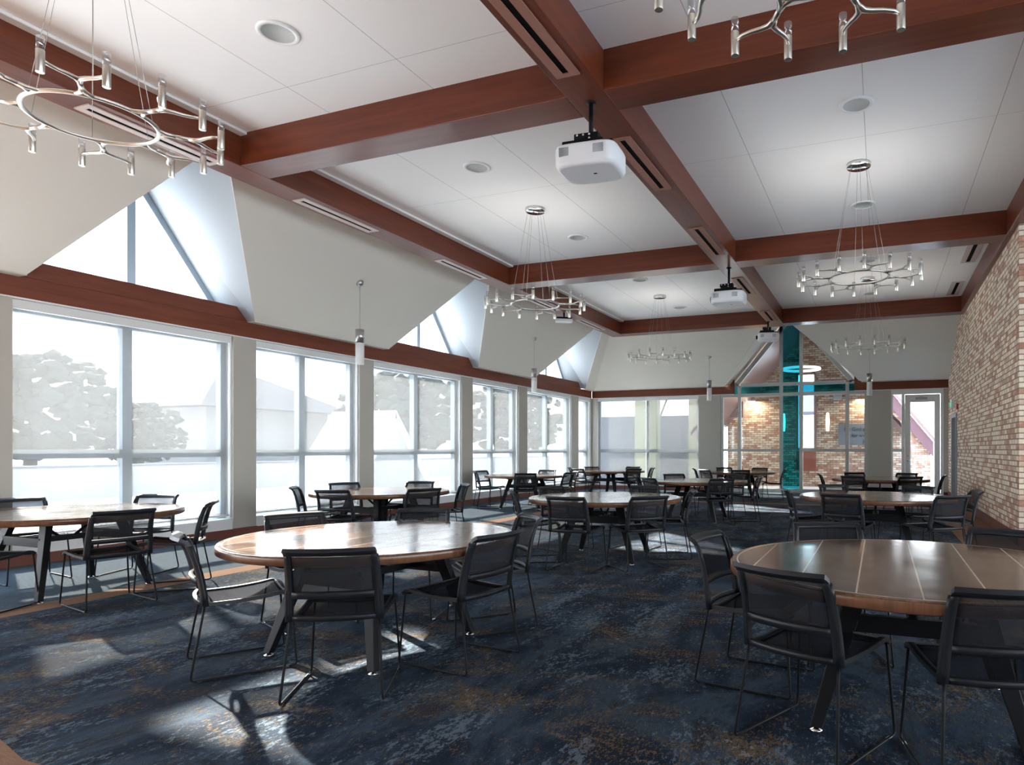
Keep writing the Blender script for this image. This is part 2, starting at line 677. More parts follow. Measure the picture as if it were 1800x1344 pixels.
# far slope with the gable opening
FY0, FY1, FZT = 20.35, 17.0, 4.76
bm = B()
bm.slab([hip_f, (-4.48, FY0, ZF), (-2.50, 16.9, 4.80), hip_b], (0, .06, .10))
bm.slab([(-.50, FY0, ZF), (XB, FY0, ZF), (XB, 16.9, 4.80), (-2.46, 16.9, 4.80)], (0, .06, .10))
bm.box(XF, -4.48, FY0, YF + .05, ZF - .012, ZF)
bm.box(-.5, XB, FY0, YF + .05, ZF - .012, ZF)
bm.obj('ceiling', 'slope', **ST)

# dormer cheeks (white) and gable windows above the band
DX = -9.5


def strip(b_, p, q, w, x0, x1):
    """bar in a plane x=const from p to q (y,z), width w to the left side"""
    (ya, za), (yb, zb) = p, q
    L = math.hypot(yb - ya, zb - za)
    ny, nz = -(zb - za) / L * w, (yb - ya) / L * w
    b_.slab([(x0, ya, za), (x0, yb, zb), (x0, yb + ny, zb + nz), (x0, ya + ny, za + nz)], (x1 - x0, 0, 0))


WN = {'n': 0}


def wname():
    WN['n'] += 1
    return 'window_%d' % WN['n']


for fl, fr, yr, yc in DOR:
    hb, ap = 1.30, 5.17
    bm = B()
    ridge = (XT, yr, ZT + .02)
    wa = (DX, yc, ap)
    for sg, ft in ((1, fr), (-1, fl)):
        dv = (0, sg * .05, .06)
        f0, wb = (XF, ft, ZF), (DX, yc + sg * hb, BZ2 - .03)
        bm.slab([f0, ridge, wa], dv)
        bm.slab([f0, wa, wb], dv)
        bm.slab([f0, wb, (DX, yc + sg * (hb + .17), ZF)], dv)
    bm.box(DX - .05, XW - .16, yc - hb - .2, yc + hb + .2, ZF + .05, BZ2 - .01)
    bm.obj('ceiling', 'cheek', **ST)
    w = empty(wname(), (DX, yc, BZ2), **ST)
    bm = B()
    b0, bz = yc - hb, BZ2
    a, c_ = (yc - hb - BZ2 * 0, bz), (yc + hb, bz)
    strip(bm, (yc - hb, bz), (yc, ap), -.10, DX - .06, DX + .02)
    strip(bm, (yc, ap), (yc + hb, bz), -.10, DX - .06, DX + .02)
    bm.box(DX - .06, DX + .02, yc - .055, yc + .055, bz, ap - .08)
    bm.box(DX - .06, DX + .02, yc - hb, yc + hb, bz - .03, bz + .05)
    o = bm.obj('window_frame', 'frame', w)
    o.location = (-DX, -yc, -BZ2)
    g_ = B().slab([(DX - .03, yc - hb, bz), (DX - .03, yc + hb, bz), (DX - .03, yc, ap)], (-.01, 0, 0)).obj('pane', 'glass', w)
    g_.location = (-DX, -yc, -BZ2)

# window wall: piers, curb; windows set back in between
FRM = [(-3.0, -1.35, 0.0), (-.95, 1.62, .2), (2.00, 4.12, 3.0), (4.50, 7.22, 5.81), (7.61, 9.81, 8.63), (10.18, 13.06, 11.60), (13.50, 15.66, 14.56), (16.12, 18.94, 17.52), (19.45, 20.42, None)]
FRM = [(-7.2, -4.3, -5.75), (-3.9, -1.4, -2.6)] + FRM[1:]  # first two: unseen windows behind the camera, added for light from the left
bm = B()
edges = [-9.0] + [v for f_ in FRM for v in (f_[0], f_[1])] + [20.7]
for i in range(0, len(edges), 2):
    bm.box(-9.32, XW, edges[i], edges[i + 1], 0, BZ0 - .022)
bm.obj('wall_left', 'wall', **ST)
bm = B()
for f_ in FRM:
    bm.box(-9.32, XW - .02, f_[0], f_[1], 0, .28)
bm.obj('wall_left', 'white', **ST)
bm = B()
for i in range(0, len(edges), 2):
    bm.box(XW, XW + .018, edges[i] - .01, edges[i + 1] + .01, 0, .13)
for f_ in FRM:
    bm.box(XW - .02, XW - .002, f_[0], f_[1], 0, .12)
bm.obj('baseboard_left', 'base', **ST)

ZH = BZ0 - .022
SHD = []
for k, (y0, y1, ym) in enumerate(FRM):
    w = empty(wname(), (-9.25, (y0 + y1) / 2, .28), **ST)
    ox = (9.25, -(y0 + y1) / 2, -.28)
    bm = B()
    bm.box(-9.31, -9.21, y0, y0 + .08, .28, ZH)
    bm.box(-9.31, -9.21, y1 - .08, y1, .28, ZH)
    bm.box(-9.31, -9.21, y0 + .08, y1 - .08, .28, .36)
    bm.box(-9.31, -9.21, y0 + .08, y1 - .08, ZH - .12, ZH)
    if ym:
        bm.box(-9.31, -9.20, ym - .06, ym + .06, .36, ZH - .12)
    bm.obj('window_frame', 'frame', w).location = ox
    bm = B()
    if ym:
        bm.box(-9.31, -9.20, y0 + .08, ym - .06, 1.205, 1.315)
        bm.box(-9.31, -9.20, ym + .06, y1 - .08, 1.205, 1.315)
    else:
        bm.box(-9.31, -9.20, y0 + .08, y1 - .08, 1.205, 1.315)
    bm.obj('transom', 'frame', w).location = ox
    vs = [(y0 + .08, ym - .06), (ym + .06, y1 - .08)] if ym else [(y0 + .08, y1 - .08)]
    for a, b_ in vs:
        for z0, z1 in ((.36, 1.205), (1.315, ZH - .12)):
            B().box(-9.275, -9.265, a, b_, z0, z1).obj('pane', 'glass', w).location = ox
    SHD.append((y0, y1))

SL = {3: 'see-through roller shade over the widest left window, tree and roof visible behind',
      4: 'see-through roller shade over the second full window from the left',
      5: 'see-through roller shade over the wide left window facing the white gable outside',
      6: 'see-through roller shade over the narrow window just behind the second side table',
      7: 'see-through roller shade over the wide left window next before the corner sliver',
      8: 'see-through roller shade over the narrow left window touching the far corner'}
for k, (y0, y1) in enumerate(SHD):
    if k < 4:
        continue
    lab = {4: SL[3], 5: SL[4], 6: SL[5], 7: SL[6], 8: SL[7], 9: SL[8]}[k]
    s_ = empty('roller_shade', (-9.12, (y0 + y1) / 2, .34), label=lab, category='roller shade', group='roller shades on the tall windows')
    ox = (9.12, -(y0 + y1) / 2, -.34)
    B().box(-9.1215, -9.1185, y0 + .025, y1 - .025, .345, ZH - .09).obj('cloth', 'shade', s_).location = ox
    B().box(-9.145, -9.075, y0 + .012, y1 - .012, ZH - .10, ZH - .002).obj('cassette', 'frame_white', s_).location = ox
    B().box(-9.13, -9.11, y0 + .025, y1 - .025, .315, .345).obj('bottom_bar', 'frame_white', s_).location = ox
    B().box(-9.14, -9.09, y0 + .001, y0 + .022, .30, ZH - .1).obj('side_channel', 'frame_white', s_).location = ox
    B().box(-9.14, -9.09, y1 - .022, y1 - .001, .30, ZH - .1).obj('side_channel', 'frame_white', s_).location = ox

# ------------------------------------------------------------------ far wall
bm = B()
bm.box(-9.32, -8.86, YF, YF + .22, 0, ZH + .02)
bm.box(-5.36, -4.66, YF, YF + .22, 0, ZH + .02)
bm.box(-.33, .30, YF, YF + .22, 0, ZH + .02)
bm.box(1.66, 2.0, YF, YF + .22, 0, ZH + .02)
bm.obj('wall_back', 'wall', **ST)
B().box(-8.86, -5.36, YF + .03, YF + .22, 0, .28).obj('wall_back', 'white', **ST)
bm = B()
for a, b_ in ((-9.05, -8.86), (-5.36, -4.66), (-.33, .30), (1.66, 1.78)):
    bm.box(a, b_, YF - .018, YF, 0, .12)
bm.box(-8.86, -5.36, YF + .005, YF + .03, 0, .12)
bm.obj('baseboard_back', 'base', **ST)
trim(B().box(XW, GX0 - .01, YF - .012, YF + .2, BZ0 - .022, BZ0).box(GX1, XB, YF - .012, YF + .2, BZ0 - .022, BZ0), 'frame_white')
w = empty(wname(), (-7.1, YF + .15, .28), **ST)
ox = (7.1, -(YF + .15), -.28)
bm = B()
xs = (-8.86, -7.11, -5.36)
for x in (-8.86, -7.15, -5.44):
    bm.box(x, x + .08, YF + .12, YF + .2, .28, ZH)
for a in (-8.78, -7.07):
    for z0 in (.28, ZH - .1):
        bm.box(a, a + 1.63, YF + .12, YF + .2, z0, z0 + .09)
bm.obj('window_frame', 'frame', w).location = ox
B().box(-8.78, -7.15, YF + .12, YF + .2, 1.205, 1.315).box(-7.07, -5.44, YF + .12, YF + .2, 1.205, 1.315).obj('transom', 'frame', w).location = ox
for a in (-8.78, -7.07):
    B().box(a, a + 1.63, YF + .155, YF + .165, .37, ZH - .1).obj('pane', 'glass', w).location = ox
for i, (a, b_) in enumerate(((-8.85, -7.135), (-7.105, -5.38))):
    s_ = empty('roller_shade', ((a + b_) / 2, YF + .05, .34), category='roller shade', group='roller shades on the tall windows',
               label=('pale roller shade on the far wall next to the corner, branches showing through' if i == 0 else 'pale roller shade on the far wall beside the plain pier'))
    ox = (-(a + b_) / 2, -(YF + .05), -.34)
    B().box(a + .015, b_ - .015, YF + .049, YF + .052, .345, ZH - .1).obj('cloth', 'shade', s_).location = ox
    B().box(a, b_, YF + .02, YF + .09, ZH - .1, ZH - .002).obj('cassette', 'frame_white', s_).location = ox
    B().box(a + .015, b_ - .015, YF + .04, YF + .06, .315, .345).obj('bottom_bar', 'frame_white', s_).location = ox

# glazed gable screen
w = empty(wname(), (-2.5, YF + .05, 0), **ST)
ox = (2.5, -(YF + .05), 0)
VX = [-4.63, -4.07, -2.80, -2.21, -.895, -.37]
AZ, AX = 5.46, -2.46
y0, y1 = YF + .02, YF + .13


def rake_z(x):
    s_ = (AZ - 3.42) / (AX - GX0)
    return AZ - abs(x - AX) * s_


bm = B()
fw_ = .05
for i, x in enumerate(VX):
    top = ZH if i in (0, 5) else (3.28 if i in (1, 4) else rake_z(x) - .03)
    bm.box(x - fw_, x + fw_, y0, y1, 0, top)
for z0, z1, xa, xb in ((.0, .12, VX[0], VX[5]), (ZH - .08, ZH + .02, VX[0], VX[5]), (3.24, 3.34, GX0, GX1)):
    pts = [xa] + [v for v in VX if xa < v < xb] + [xb]
    for a, b_ in zip(pts, pts[1:]):
        bm.box(a + (fw_ if a in VX else 0), b_ - (fw_ if b_ in VX else 0), y0, y1, z0, z1)
for a, b_ in ((VX[0], VX[1]), (VX[1], VX[2]), (VX[3], VX[4]), (VX[4], VX[5])):
    bm.box(a + fw_, b_ - fw_, y0, y1, 1.25, 1.33)
# rakes
for sgn, xe in ((1, GX0), (-1, GX1)):
    d = Vector((AX - xe, 0, AZ - 3.34)).normalized()
    nn = Vector((-d.z, 0, d.x)) * (.13 if sgn > 0 else -.13)
    p, q = Vector((xe, y0, 3.34)), Vector((AX, y0, AZ))
    bm.slab([p, q, q - nn, p - nn], (0, y1 - y0, 0))
bm.obj('window_frame', 'frame_pale', w).location = ox


def pane(pts, m_):
    B().slab([(p[0], YF + .07, p[1]) for p in pts], (0, .01, 0)).obj('pane', m_, w).location = ox


for i in range(5):
    a, b_ = VX[i] + fw_, VX[i + 1] - fw_
    teal = i == 2
    if teal:
        pane([(a, .12), (b_, .12), (b_, ZH - .08), (a, ZH - .08)], 'teal')
    else:
        pane([(a, .12), (b_, .12), (b_, 1.25), (a, 1.25)], 'glass')
        pane([(a, 1.33), (b_, 1.33), (b_, ZH - .08), (a, ZH - .08)], 'glass')
for a, b_ in ((GX0, VX[1] - fw_), (VX[1] + fw_, VX[2] - fw_), (VX[2] + fw_, VX[3] - fw_), (VX[3] + fw_, VX[4] - fw_), (VX[4] + fw_, GX1)):
    pane([(a, ZH + .02), (b_, ZH + .02), (b_, 3.24), (a, 3.24)], 'teal')
pane([(GX0 + .05, 3.34), (VX[2] - fw_, 3.34), (VX[2] - fw_, rake_z(VX[2] - fw_) - .05)], 'glass')
pane([(VX[2] + fw_, 3.34), (VX[3] - fw_, 3.34), (VX[3] - fw_, rake_z(VX[3] - fw_) - .1), (AX, AZ - .15), (VX[2] + fw_, rake_z(VX[2] + fw_) - .1)], 'teal')
pane([(VX[3] + fw_, 3.34), (GX1 - .05, 3.34), (VX[3] + fw_, rake_z(VX[3] + fw_) - .05)], 'glass')
# cheeks of the far gable
bm = B()
bm.slab([(-4.48, FY0, ZF), (-2.48, 16.9, 4.80), (AX, YF + .13, AZ + .05), (GX0 - .04, YF + .13, 3.36)], (-.05, 0, .06))
bm.slab([(-.50, FY0, ZF), (-2.48, 16.9, 4.80), (AX, YF + .13, AZ + .05), (GX1 + .04, YF + .13, 3.36)], (.05, 0, .06))
bm.obj('ceiling', 'slope', **ST)

# door with sidelight
bm = B()
for a, b_ in ((.30, .345), (.575, .66), (1.585, 1.66)):
    bm.box(a, b_, YF + .0, YF + .14, 0, ZH)
bm.box(.345, .575, YF, YF + .14, ZH - .13, ZH).box(.66, 1.585, YF, YF + .14, ZH - .13, ZH)
bm.box(.345, .575, YF, YF + .14, 0, .12).box(.345, .575, YF, YF + .14, 1.25, 1.33)
bm.obj('trim_40', 'frame_white', **ST)
w = empty('window_20', (.46, YF + .07, .12), **ST)
B().box(-.115, .115, -.005, .005, 0, 1.13).obj('pane', 'glass', w)
B().box(-.115, .115, -.005, .005, 1.21, ZH - .25).obj('pane', 'glass', w)
d = empty('door_1', (1.12, YF + .07, .01), **ST)
bm = B()
bm.box(-.455, -.31, -.03, .03, 0, ZH - .15).box(.31, .455, -.03, .03, 0, ZH - .15)
bm.box(-.31, .31, -.03, .03, 0, .22).box(-.31, .31, -.03, .03, ZH - .15 - .22, ZH - .15)
bm.obj('door_leaf', 'frame_white', d, bevel=.004)
B().box(-.31, .31, -.006, .006, .22, ZH - .37).obj('pane', 'glass', d)
B().cyl((-.385, -.075, .98), (-.385, -.03, .98), .026).tube([(-.385, -.07, .98), (-.36, -.075, .98), (-.27, -.075, .975)], .01, 8).obj('door_handle', 'steel', d)
B().cyl((-.385, -.045, 1.12), (-.385, -.03, 1.12), .024).obj('lock', 'steel', d)
B().box(-.18, .12, -.085, -.03, ZH - .30, ZH - .235).tube([(.1, -.08, ZH - .24), (-.05, -.19, ZH - .225), (-.12, -.03, ZH - .2)], .009, 6).obj('door_closer', 'steel', d)

# ------------------------------------------------------------------ brick wall (right)
DY0, DY1, DZ = 18.25, 19.45, 2.2
bm = B()
bm.box(XB, XB + .35, 10.45, DY0, 0, ZB).box(XB, XB + .35, DY1, YF + .2, 0, ZB).box(XB, XB + .35, DY0, DY1, DZ, ZB)
bm.box(XB + .0, XB + .35, 17, YF + .2, ZB, 5.0)
bm.obj('wall_right', 'brick_y', **ST)
B().box(XB + .001, 9, 10.44, 10.60, 0, ZB).obj('wall_right', 'brick_x', **ST)
B().box(XB - .02, XB, 10.42, DY0 - .05, 0, .16).box(XB - .02, XB, DY1 + .05, YF, 0, .16).obj('baseboard_right', 'base', **ST)
B().box(XB - .02, 9, 10.415, 10.44, 0, .17).obj('baseboard_right', 'base', **ST)
# unseen glazed bays on the right, added for fill light: piers with glass
bm = B()
for y in (-9, -5.2, -1.4, 2.4, 6.2, 10.0):
    bm.box(8.75, 9, y, y + .42, 0, 4.8)
bm.box(8.75, 9, -9, 10.44, 0, .3).box(8.75, 9, -9, 10.44, 3.6, 4.8)
bm.obj('wall_right', 'wall', **ST)
B().box(-9.3, 9, -9.2, -9, 0, 5.2).obj('wall_front', 'wall', **ST)
B().box(8.86, 8.87, -9, 10.44, .3, 3.6).obj('window_30', 'glass', **ST)
d = empty('door_2', (XB + .1, (DY0 + DY1) / 2, 0), **ST)
B().box(-.13, .12, -.6, -.52, 0, DZ).box(-.13, .12, .52, .6, 0, DZ).box(-.13, .12, -.52, .52, DZ - .08, DZ).obj('door_frame', 'pgrey', d)
B().box(.02, .07, -.52, .52, 0, DZ - .08).obj('door_leaf', 'pgrey', d)
# exit sign, strobe, thermostat
t = empty('exit_sign', (XB - .03, 18.95, 2.36), label='small white and green exit sign on the brick above the side door', category='exit sign')
B().box(-.055, 0.03, -.17, .17, 0, .22).obj('housing', 'frame_white', t, bevel=.01)
text('EXIT', .15, 'green', t, (-.058, .16, .06), (R(90), 0, R(-90)))
t = empty('fire_alarm', (XB - .001, 18.05, 2.36), label='small red fire alarm with white strobe on brick beside the exit sign', category='fire alarm')
B().box(-.04, 0, -.06, .06, -.07, .07).obj('housing', 'red', t, bevel=.006)
B().box(-.06, -.04, -.03, .03, -.025, .035).obj('strobe', 'diff', t, bevel=.004)
B().box(XB - .02, XB, 18.0, 18.09, 1.12, 1.26).obj('thermostat', 'pgrey', label='small dark wall thermostat on the brick by the side door', category='thermostat')

# ------------------------------------------------------------------ tables
CH = {}


def make_table():
    t = empty('round_table', (0, 0, 0))
    r = .92
    bm = B()
    n_ = 96
    ra = [bm.bm.verts.new(((r - .006) * math.cos(2 * PI * i / n_), (r - .006) * math.sin(2 * PI * i / n_), .738)) for i in range(n_)]
    rb_ = [bm.bm.verts.new((r * math.cos(2 * PI * i / n_), r * math.sin(2 * PI * i / n_), .735)) for i in range(n_)]
    rc_ = [bm.bm.verts.new((r * math.cos(2 * PI * i / n_), r * math.sin(2 * PI * i / n_), .731)) for i in range(n_)]
    bm.bm.faces.new(ra)
    bm.bm.faces.new(rc_[::-1])
    for P_, Q_ in ((ra, rb_), (rb_, rc_)):
        for i in range(n_):
            bm.bm.faces.new((P_[i], Q_[i], Q_[(i + 1) % n_], P_[(i + 1) % n_]))
    bm.obj('tabletop', 'table', t)
    B().lathe((0, 0, 0), [(r - .03, .7305), (r + .002, .7305), (r + .004, .726), (r + .004, .690), (r - .01, .682), (0, .682)], 96).obj('edge', 'table_edge', t)
    z1 = .68
    for sx_ in (-1, 1):
        for sy_ in (-1, 1):
            top = Vector((sx_ * .25, sy_ * .30, z1))
            bot = Vector((sx_ * .44, sy_ * .46, .02))
            bm = B()
            a, c_ = Vector((.052, 0, 0)), Vector((0, .028, 0))
            a2, c2 = a * .55, c_ * .8
            v = [top - a - c_, top + a - c_, top + a + c_, top - a + c_, bot - a2 - c2, bot + a2 - c2, bot + a2 + c2, bot - a2 + c2]
            vv = [bm.bm.verts.new(p) for p in v]
            for f in ((0, 3, 2, 1), (4, 5, 6, 7), (0, 1, 5, 4), (1, 2, 6, 5), (2, 3, 7, 6), (3, 0, 4, 7)):
                bm.bm.faces.new([vv[i] for i in f])
            lg = bm.obj('leg', 'blackm', t, bevel=.004)
            B().lathe((bot.x, bot.y, 0), [(0, 0), (.030, 0), (.030, .008), (.012, .014), (.012, .024)], 14).obj('foot', 'chrome', lg)
    for sy_ in (-1, 1):
        y = sy_ * .30
        B().box(-.36, .36, y - .03, y + .03, .645, .682).obj('top_rail', 'blackm', t, bevel=.003)
        yy = sy_ * .345
        B().box(-.275, .275, yy - .022, yy + .022, .455, .535).obj('crossbar', 'blackm', t, bevel=.003)
    B().box(-.035, .035, -.32, .32, .47, .52).obj('stretcher', 'blackm', t, bevel=.003)
    B().tube([(-.0, .05, .5), (-.0, .26, .66)], .014, 4).tube([(0, -.05, .5), (0, -.26, .66)], .014, 4).obj('brace', 'blackm', t)
    return t


TAB = {  # centre, rotation, description used in labels
    'A': ((-3.19, 3.60), 0, 'left foreground table', 'round wooden table in the left foreground, its top full of window glare'),
    'B': ((.16, 3.70), 0, 'right foreground table', 'large round plank table in the right foreground, cut by the photo edge'),
    'C': ((-7.15, 3.98), 0, 'left edge table', 'round wooden table cut by the left edge, close to the widest window'),
    'D': ((-3.14, 7.51), 0, 'centre table', 'round wooden table in the middle, just behind the left foreground one'),
    'E': ((-6.52, 7.48), 0, 'second window side table', 'round wooden table by the windows, directly behind the left foreground one'),
    'F': ((-.05, 8.92), 0, 'second right row table', 'round plank table behind the right foreground one, near the brick pier'),
    'G': ((-7.50, 13.30), 0, 'third window side table', 'round wooden table by the windows, beyond the white pier baseboards'),
    'H': ((-6.87, 16.85), 0, 'far corner table', 'small looking round table in the far left corner by the pale shades'),
    'I': ((-3.19, 12.1), 0, 'third centre row table', 'round wooden table behind the middle one, below the hanging cylinder lamp'),
    'J': ((-3.42, 17.2), 0, 'farthest centre row table', 'farthest round table of the centre row, before the glazed gable'),
    'K': ((.0, 14.25), 0, 'farthest right table', 'farthest round table on the right, before the plain pier and glass door'),
}
t0 = make_table()
first = True
for k, (c_, rz, d1, d2) in TAB.items():
    t = t0 if first else dup(t0)
    first = False
    t.location = (c_[0], c_[1], 0)
    t.rotation_euler = (0, 0, R({'D': 8, 'E': -6, 'G': 12, 'H': -10, 'A': -3}.get(k, 0)))
    t['label'] = d2
    t['category'] = 'table'
    t['group'] = 'round dining tables'


# ------------------------------------------------------------------ chairs
def make_chair():
    t = empty('mesh_chair', (0, 0, 0))

    def bx(z):                      # half width of the back at height z
        return .238 - (z - .43) * .04

    def yy(z):                      # back curve, leaning away from the sitter
        k = (z - .43) / .38
        return -.215 - .045 * k - .05 * k * k * k

    def S_(u, z):
        return (u * bx(z), yy(z) - .038 * (1 - u * u), z)

    def patch(bm, u0, u1, z0, z1, nu, nv, th):
        bm.grid(lambda a, b: S_(u0 + (u1 - u0) * a, z0 + (z1 - z0) * b), nu, nv, th)
    bm = B()
    patch(bm, -1, -.87, .425, .795, 2, 10, .020)
    patch(bm, .87, 1, .425, .795, 2, 10, .020)
    patch(bm, -.87, .87, .545, .580, 12, 2, .020)
    patch(bm, -.87, .87, .425, .452, 12, 2, .018)
    # rolled top rail flaring backwards
    bm.grid(lambda a, b: (lambda p: (p[0] * 1.01, p[1] - .028 * b * b, p[2]))(S_(-1 + 2 * a, .778 + .030 * b)), 16, 3, .020)
    # heavier side posts
    for sg in (-1, 1):
        bm.tube([(sg * (bx(z) - .005), yy(z) + .004, z) for z in (.42, .48, .54, .60, .66, .72, .77)], [.016, .017, .017, .016, .015, .014, .013], 8)
    bm.obj('backrest_frame', 'black', t)
    bm = B()
    patch(bm, -.88, .88, .575, .785, 12, 6, .003)
    bm.obj('backrest_mesh', 'net', t)

    def zs(v):                      # seat profile rear(0) -> front(1)
        return .430 + .034 * v - .012 * math.sin(v * PI) - .034 * max(0, (v - .86) / .14) ** 2

    def SS(u, v):
        w_ = .236 - .006 * math.cos(v * PI)
        return (u * w_, -.215 + v * .455, zs(v) - .010 * (1 - u * u) * (1 if v < .8 else .3))
    bm = B()
    for u0, u1 in ((-1, -.88), (.88, 1)):
        bm.grid(lambda a, b, u0=u0, u1=u1: SS(u0 + (u1 - u0) * a, b), 2, 16, .020)
    bm.grid(lambda a, b: SS(-.88 + 1.76 * a, .90 + .10 * b), 10, 3, .016)
    bm.grid(lambda a, b: SS(-.88 + 1.76 * a, .0 + .07 * b), 10, 2, .018)
    bm.obj('seat_frame', 'black', t)
    bm = B()
    bm.grid(lambda a, b: SS(-.89 + 1.78 * a, .06 + .85 * b), 8, 14, .003)
    bm.obj('seat_mesh', 'net', t)
    for sg in (-1, 1):
        x1, x0 = sg * .222, sg * .252
        P = [(x1, .205, .436), (x1 + sg * .002, .226, .432), (x1 + sg * .004, .232, .415), (x0 - sg * .002, .256, .045), (x0, .257, .025), (x0, .250, .012), (x0, .236, .0085),
             (x0, -.262, .0085), (x0, -.276, .012), (x0, -.283, .025), (x0 - sg * .002, -.281, .045), (x1 + sg * .004, -.226, .36), (x1, -.216, .425)]
        lg = B().tube(P, .0068, 8).obj('sled_leg', 'blackm', t)
        for y in (.20, -.24):
            B().box(x0 - .009, x0 + .009, y - .016, y + .016, .0, .012).obj('glide', 'chrome', lg)
    B().tube([(-.222, .205, .432), (0, .205, .420), (.222, .205, .432)], .0065, 8).obj('crossbar', 'blackm', t)
    return t


def side(rel):
    rel = (rel + 180) % 360 - 180
    for lo, hi, w in ((-12, 12, 'nearest'), (12, 62, 'near right'), (62, 118, 'right'), (118, 166, 'far right'), (-62, -12, 'near left'), (-118, -62, 'left'), (-166, -118, 'far left')):
        if lo <= rel < hi:
            return w
    return 'far'


CHR = {  # (angle around table, radius of chair origin, extra yaw)
    'A': [(-59.7, .79, 0), (-4, .71, -3), (56, .83, -7), (113, .84, -4), (163, .88, -6), (231, .77, 5)],
    'B': [(169, .83, 2), (230.5, .68, 15), (-69.3, .66, -7), (118, .86, -10), (57, .86, 12)],
    'C': [(-13.5, 1.0, 2), (28.5, .92, 17.5), (108, .84, 4), (170, .88, 0), (-70, .83, 0)],
    'D': [(-90, .80, 2), (-40, .78, -4), (24, .76, -3), (84, .84, 0), (150, .84, 8), (213, .80, -4)],
    'E': [(221, .78, -4), (-82, .78, 6), (-18, .80, -10), (38, .84, 10), (100, .84, 4), (160, .84, -6)],
    'F': [(-170, .78, 5), (-112, .78, 8), (-44, .84, -8), (12, .86, -4), (118, .84, 8), (64, .84, -8)],
    'G': [(-148, .80, 2), (-186, 1.02, -6), (-62, .80, 3), (-8, .86, 4), (92, .84, 4), (40, .86, 0)],
    'H': [(-168, .84, 5), (-116, .84, 0), (-35, .82, -3), (26, .84, 4), (78, .84, 2), (142, .84, -4)],
    'I': [(-122, .84, -6), (-176, .86, 8), (-52, .80, -4), (12, .84, 6), (62, .84, 2), (130, .84, -4)],
    'J': [(-170, .84, 8), (-124, .86, -6), (-78, .80, 4), (10, .84, -4), (70, .84, 6), (122, .84, 0)],
    'K': [(-178, .84, 6), (-118, .80, 8), (-60, .80, -6), (0, .84, -6), (62, .84, 2), (118, .84, -4)],
}
ch0 = make_chair()
first = True
seen = set()
for k, L in CHR.items():
    (cx, cy), _, nm, _ = TAB[k]
    camang = math.degrees(math.atan2(-cy, -cx))
    for ang, rad, ya in L:
        c_ = ch0 if first else dup(ch0)
        first = False
        x, y = cx + rad * math.cos(R(ang)), cy + rad * math.sin(R(ang))
        c_.location = (x, y, 0)
        c_.rotation_euler = (0, 0, R(ang + 90 + ya))
        s_ = side(ang - camang)
        lab = 'black mesh chair at the %s side of the %s' % (s_, nm)
        if lab in seen:
            lab = 'black mesh chair standing off the %s side of the %s' % (s_, nm)
        seen.add(lab)
        c_['label'] = lab
        c_['category'] = 'chair'
        c_['group'] = 'mesh chairs around the round tables'


# ------------------------------------------------------------------ chandeliers
def make_chandelier(zr=3.38):
    t = empty('chandelier', (0, 0, 0))
    R0, R1, R2, NA = .34, .52, .69, 8
    bm = B()
    ring = [(R0 * math.cos(a) * (1 + .0), R0 * math.sin(a), 0) for a in [2 * PI * i / 64 for i in range(64)]]
    bm.tube(ring, .015, 8, closed=True, flat=.75)
    tips = []
    for i in range(NA):
        a = 2 * PI * i / NA + R(8)

        def pt(r, th, z=0):
            return Vector((r * math.cos(a + th), r * math.sin(a + th), z))
        bm.tube([pt(R0 - .002, -R(9)), pt(R0 + .012, -R(4.5)), pt(R0 + .045, -R(1)), pt(R0 + .09, 0)], [.011, .014, .016, .0155], 8, flat=.75)
        bm.tube([pt(R0 - .002, R(9)), pt(R0 + .012, R(4.5)), pt(R0 + .045, R(1)), pt(R0 + .09, 0)], [.011, .014, .016, .0155], 8, flat=.75)
        bm.tube([pt(R0 + .05, 0), pt(R1 + .02, 0)], .0155, 8, flat=.75)
        for sg in (-1, 1):
            T = R(11.5) * sg
            bm.tube([pt(R1 - .03, 0), pt(R1 + .025, T * .10), pt(R1 + .055, T * .35), pt(R1 + .085, T * .66), pt(R1 + .125, T * .90), pt(R2, T)],
                    [.014, .016, .014, .0125, .012, .011], 8, flat=.75)
            tips.append(pt(R2 + .008, T))
    bm.obj('frame', 'nickel', t).location = (0, 0, zr)
    for p in tips:
        l_ = B().cyl((p.x, p.y, zr - .075), (p.x, p.y, zr + .045), .0205, n=14).obj('lamp_holder', 'nickel', t, bevel=.002)
        B().cyl((p.x, p.y, zr + .046), (p.x, p.y, zr + .115), .0195, n=14).obj('clear_tip', 'acrylic', l_)
    B().lathe((0, 0, ZC), [(0, -.045), (.135, -.045), (.14, -.04), (.14, 0), (0, 0)], 40).obj('canopy', 'chrome', t)
    for i in range(6):
        a = 2 * PI * (i + .5) / 6
        B().tube([(.105 * math.cos(a), .105 * math.sin(a), ZC - .045), (R0 * math.cos(a), R0 * math.sin(a), zr + .012)], .0016, 5).obj('cable', 'cable', t)
    return t


